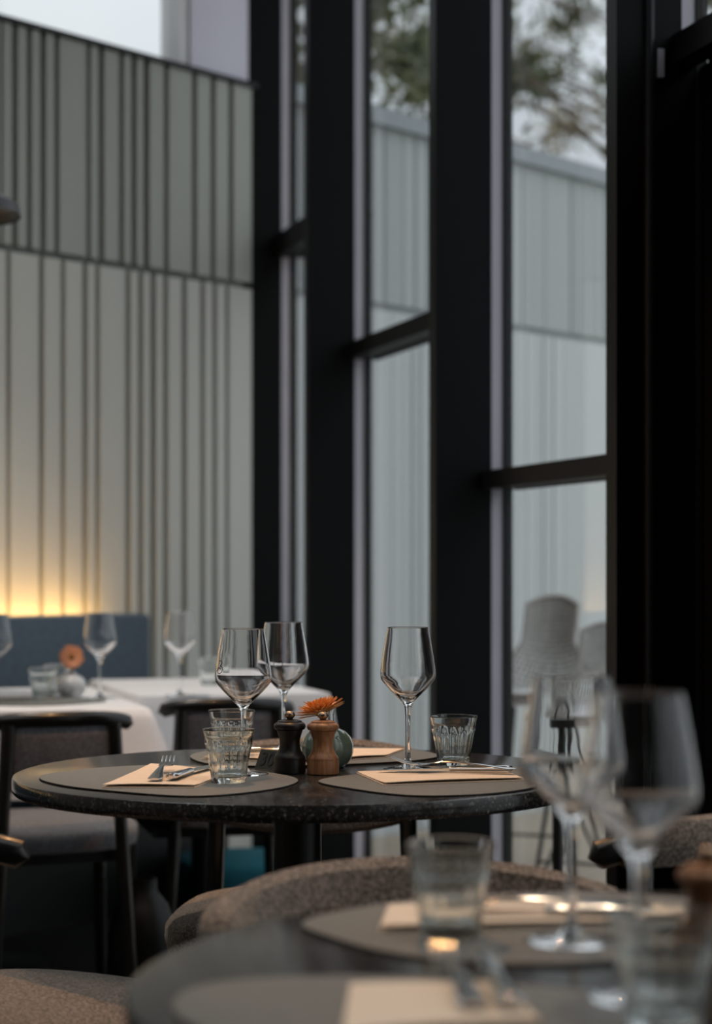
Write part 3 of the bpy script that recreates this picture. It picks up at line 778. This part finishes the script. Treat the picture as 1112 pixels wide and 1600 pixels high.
me.materials.clear(); me.materials.append(M['digit'])
dgo = link('digits', me, ns); aa = math.radians(63)
dgo.location = (0, -(.016 - .017*math.cos(aa)) - .0018, .017*math.sin(aa)); dgo.rotation_euler = (aa, 0, 0)

# ---- things on the clothed tables
G4 = 'wine glasses on the white clothed tables'
ZC = CZ + .001
wine_glass((ray(156, 5.35), 5.35, ZC), 'blurred wine glass on white cloth before the blue banquette, middle one', G4)
wine_glass((ray(281, 5.45), 5.45, ZC), 'blurred wine glass on white cloth right of the banquette', G4)
wine_glass((ray(-8, 5.2), 5.2, ZC), 'blurred wine glass on white cloth cut by the left edge', G4)
tumbler((ray(67, 5.25), 5.25, ZC + .004), 'blurred tumbler on white cloth left of the white vase', G2)
tumbler((ray(88, 5.50), 5.50, ZC), 'blurred tumbler on white cloth just behind the white vase', G2)
tumbler((ray(328, 5.95), 5.95, ZC), 'blurred tumbler at the right of the white cloth, beside the leftmost focused wine glass', G2)
vase(ray(111, 5.38), 5.38, ZC, .95, M['vwhite'], 'white glazed bud vase on the left white cloth', False)
flower(ray(111, 5.38), 5.38, ZC + .012, ZC + .108, .034, (math.radians(68), math.radians(12)), M['petal2'], 'coral gerbera flower in the white vase', .13, (.003, -.012))
def tray(pts, label): 
    o = placemat(pts, label, ZC); return o
tray([(ray(-60, 5.1), 5.1), (ray(60, 5.03), 5.03), (ray(165, 5.20), 5.20), (ray(120, 5.34), 5.34), (ray(20, 5.36), 5.36), (ray(-60, 5.3), 5.3)], 'blurred taupe placemat under the tumbler on the left white cloth')

# ------------------------------------------------------------------ beside and beyond the glass
fs_ = empty('floor_stand', (ray(871, 4.62), 4.62, 0), 0, 'slim black floor stand with flat top and hoop handle before the glass', 'stand')
MB().tube([(0, 0, .012), (0, 0, .685)], .0125, 16).build('pole', M['wire'], fs_)
MB().lathe([(0, 0), (.14, 0), (.14, .008), (.02, .014), (0, .014)], 32).build('base', M['wire'], fs_)
MB().box(-.04, .04, -.03, .03, .685, .705).build('top_plate', M['wire'], fs_, False)
MB().tube([(-.022 + 0*k, 0, .705) if k == 0 else (-.022*math.cos(PI*k/10), 0, .715 + .025*math.sin(PI*k/10)) for k in range(11)] + [(.022, 0, .704)], .0035, 8).build('hoop_handle', M['wire'], fs_)

def cord_chair(label, loc, rz):
    t = empty('cord_chair', loc, rz, label, 'chair', 'woven outdoor chairs on the deck')
    # shell: u across, v from the front edge of the seat back and up; open cord lattice
    nu, nv = 20, 34; V = []
    for j in range(nv+1):
        v = j/nv
        if v < .42:
            f = v/.42; cy = .20 - .36*f; cz = .645 - .035*math.sin(PI*f*.6) + .02*(1-f)**2; w = .175 + .035*f; lift = .02 + .07*f*f
        else:
            f = (v-.42)/.58; cy = -.16 - .09*f - .02*math.sin(PI*f); cz = .61 + .40*f; w = .195 - .108*min(1, f*1.9)**.8; lift = .09*(1-f)**2
        for i in range(nu+1):
            u = -1 + 2*i/nu; bow = abs(u)**2.2
            V.append((u*w, cy + bow*(0 if v < .42 else .10*(1-f*.6)), cz + bow*lift - (0 if v < .42 else .03*bow*f**6)))
    def P(i, j): return V[j*(nu+1)+i]
    m = MB()
    for i in range(1, nu): m.tube([P(i, j) for j in range(nv+1)], .0040, 5)
    for j in range(1, nv): m.tube([P(i, j) for i in range(nu+1)], .0040, 5)
    sh = m.build('cord_weave', M['rattan'], t, True); sh['kind'] = 'stuff'
    rim = [P(i, 0) for i in range(nu)] + [P(nu, j) for j in range(nv)] + [P(i, nv) for i in range(nu, 0, -1)] + [P(0, j) for j in range(nv, -1, -1)]
    MB().tube(rim, .0085, 8).build('rim', M['rattan'], t)
    MB().rings(seat_loops(.15, .155, .652, .03, .0, 3.0)).build('cushion', M['cloth'], t)
    for sx in (-1, 1):
        MB().tube([(sx*.17, .19, 0), (sx*.11, .06, .60)], .007, 6).build('leg', M['wire'], t)
        MB().tube([(sx*.17, -.20, 0), (sx*.10, -.09, .60)], .007, 6).build('leg', M['wire'], t)
        MB().tube([(sx*.165, .18, .02), (sx*.06, .0, .40), (sx*.165, -.19, .02)], .006, 6).build('brace', M['wire'], t)
    MB().tube([(-.155, .155, .16), (.155, .155, .16)], .006, 6).build('crossbar', M['wire'], t)
    return t
cord_chair('pale woven cord chair outdoors, its tall back seen whole beside the pale frame strip', (ray(838, 7.05), 7.05, -.005), math.radians(180-20)).scale = (1.08, 1.08, .96)
cord_chair('pale woven cord chair outdoors, partly hidden by the black post', (ray(930, 6.45), 6.45, -.005), math.radians(180-18)).scale = (1, 1, .88)

def tree(x, y, label, seed, height, clumps, spread, low, leafm, trunk_r=.14, dens=70):
    rnd = random.Random(seed)
    t = empty('pine_tree', (x, y, -.1), 0, label, 'tree', 'trees beyond the outside wall')
    MB().tube([(0, 0, 0), (.1, .05, height*.4), (-.05, .1, height*.75), (0, .05, height)], [trunk_r, trunk_r*.8, trunk_r*.5, .03], 10).build('trunk', M['bark'], t)
    b = MB(); lf = MB()
    for k in range(clumps):
        a = rnd.uniform(0, 2*PI); rr = spread*rnd.uniform(.25, 1); z = rnd.uniform(low, height*1.02)
        c = Vector((rr*math.cos(a), rr*math.sin(a), z))
        b.tube([(0, .05, max(1., z-.5*rr)), (c.x*.5, c.y*.5, z - .22*rr), tuple(c)], [.026, .016, .007], 6)
        R_ = rnd.uniform(.26, .60)*(spread/2.0)**.3
        for q in range(dens):
            d = Vector((rnd.gauss(0, 1), rnd.gauss(0, 1), rnd.gauss(0, .7))).normalized()*R_*rnd.random()**.8; p = c + d
            l = rnd.uniform(.05, .10); w = l*.42
            e1 = Vector((rnd.gauss(0, 1), rnd.gauss(0, 1), rnd.gauss(0, 1))).normalized(); e2 = e1.orthogonal().normalized()
            lf.add([p - e1*l, p + e2*w, p + e1*l, p - e2*w], [(0, 1, 2, 3)])
    b.build('branches', M['bark'], t)
    me = bpy.data.meshes.new('needles'); me.from_pydata(lf.v, [], lf.f); me.materials.append(leafm)
    o = link('needles', me, t); o['kind'] = 'stuff'
    return t
tree(ray(1000, 16.2), 16.2, 'tall pine seen over the outside wall through the right pane', 11, 7.2, 44, 2.4, 3.5, M['leaf'], .14, 120)
tree(ray(730, 25.5), 25.5, 'yellowing tree behind the tall pine, between the right and middle panes', 5, 9.8, 16, 2.2, 6.2, M['leaf2'], .14, 110)
tree(ray(535, 11.6), 11.6, 'leafy tree seen over the outside wall through the middle pane', 8, 5.6, 13, .95, 4.15, M['leaf'], .09, 90)
tree(ray(462, 20.5), 20.5, 'narrow green tree seen through the slim pane beside the striped wall', 21, 9.4, 26, .9, 5.0, M['leaf2'])
tree(ray(272, 31), 31, 'distant small tree above the striped wall beside the pale post', 31, 9.2, 18, 1.0, 7.6, M['leaf'])
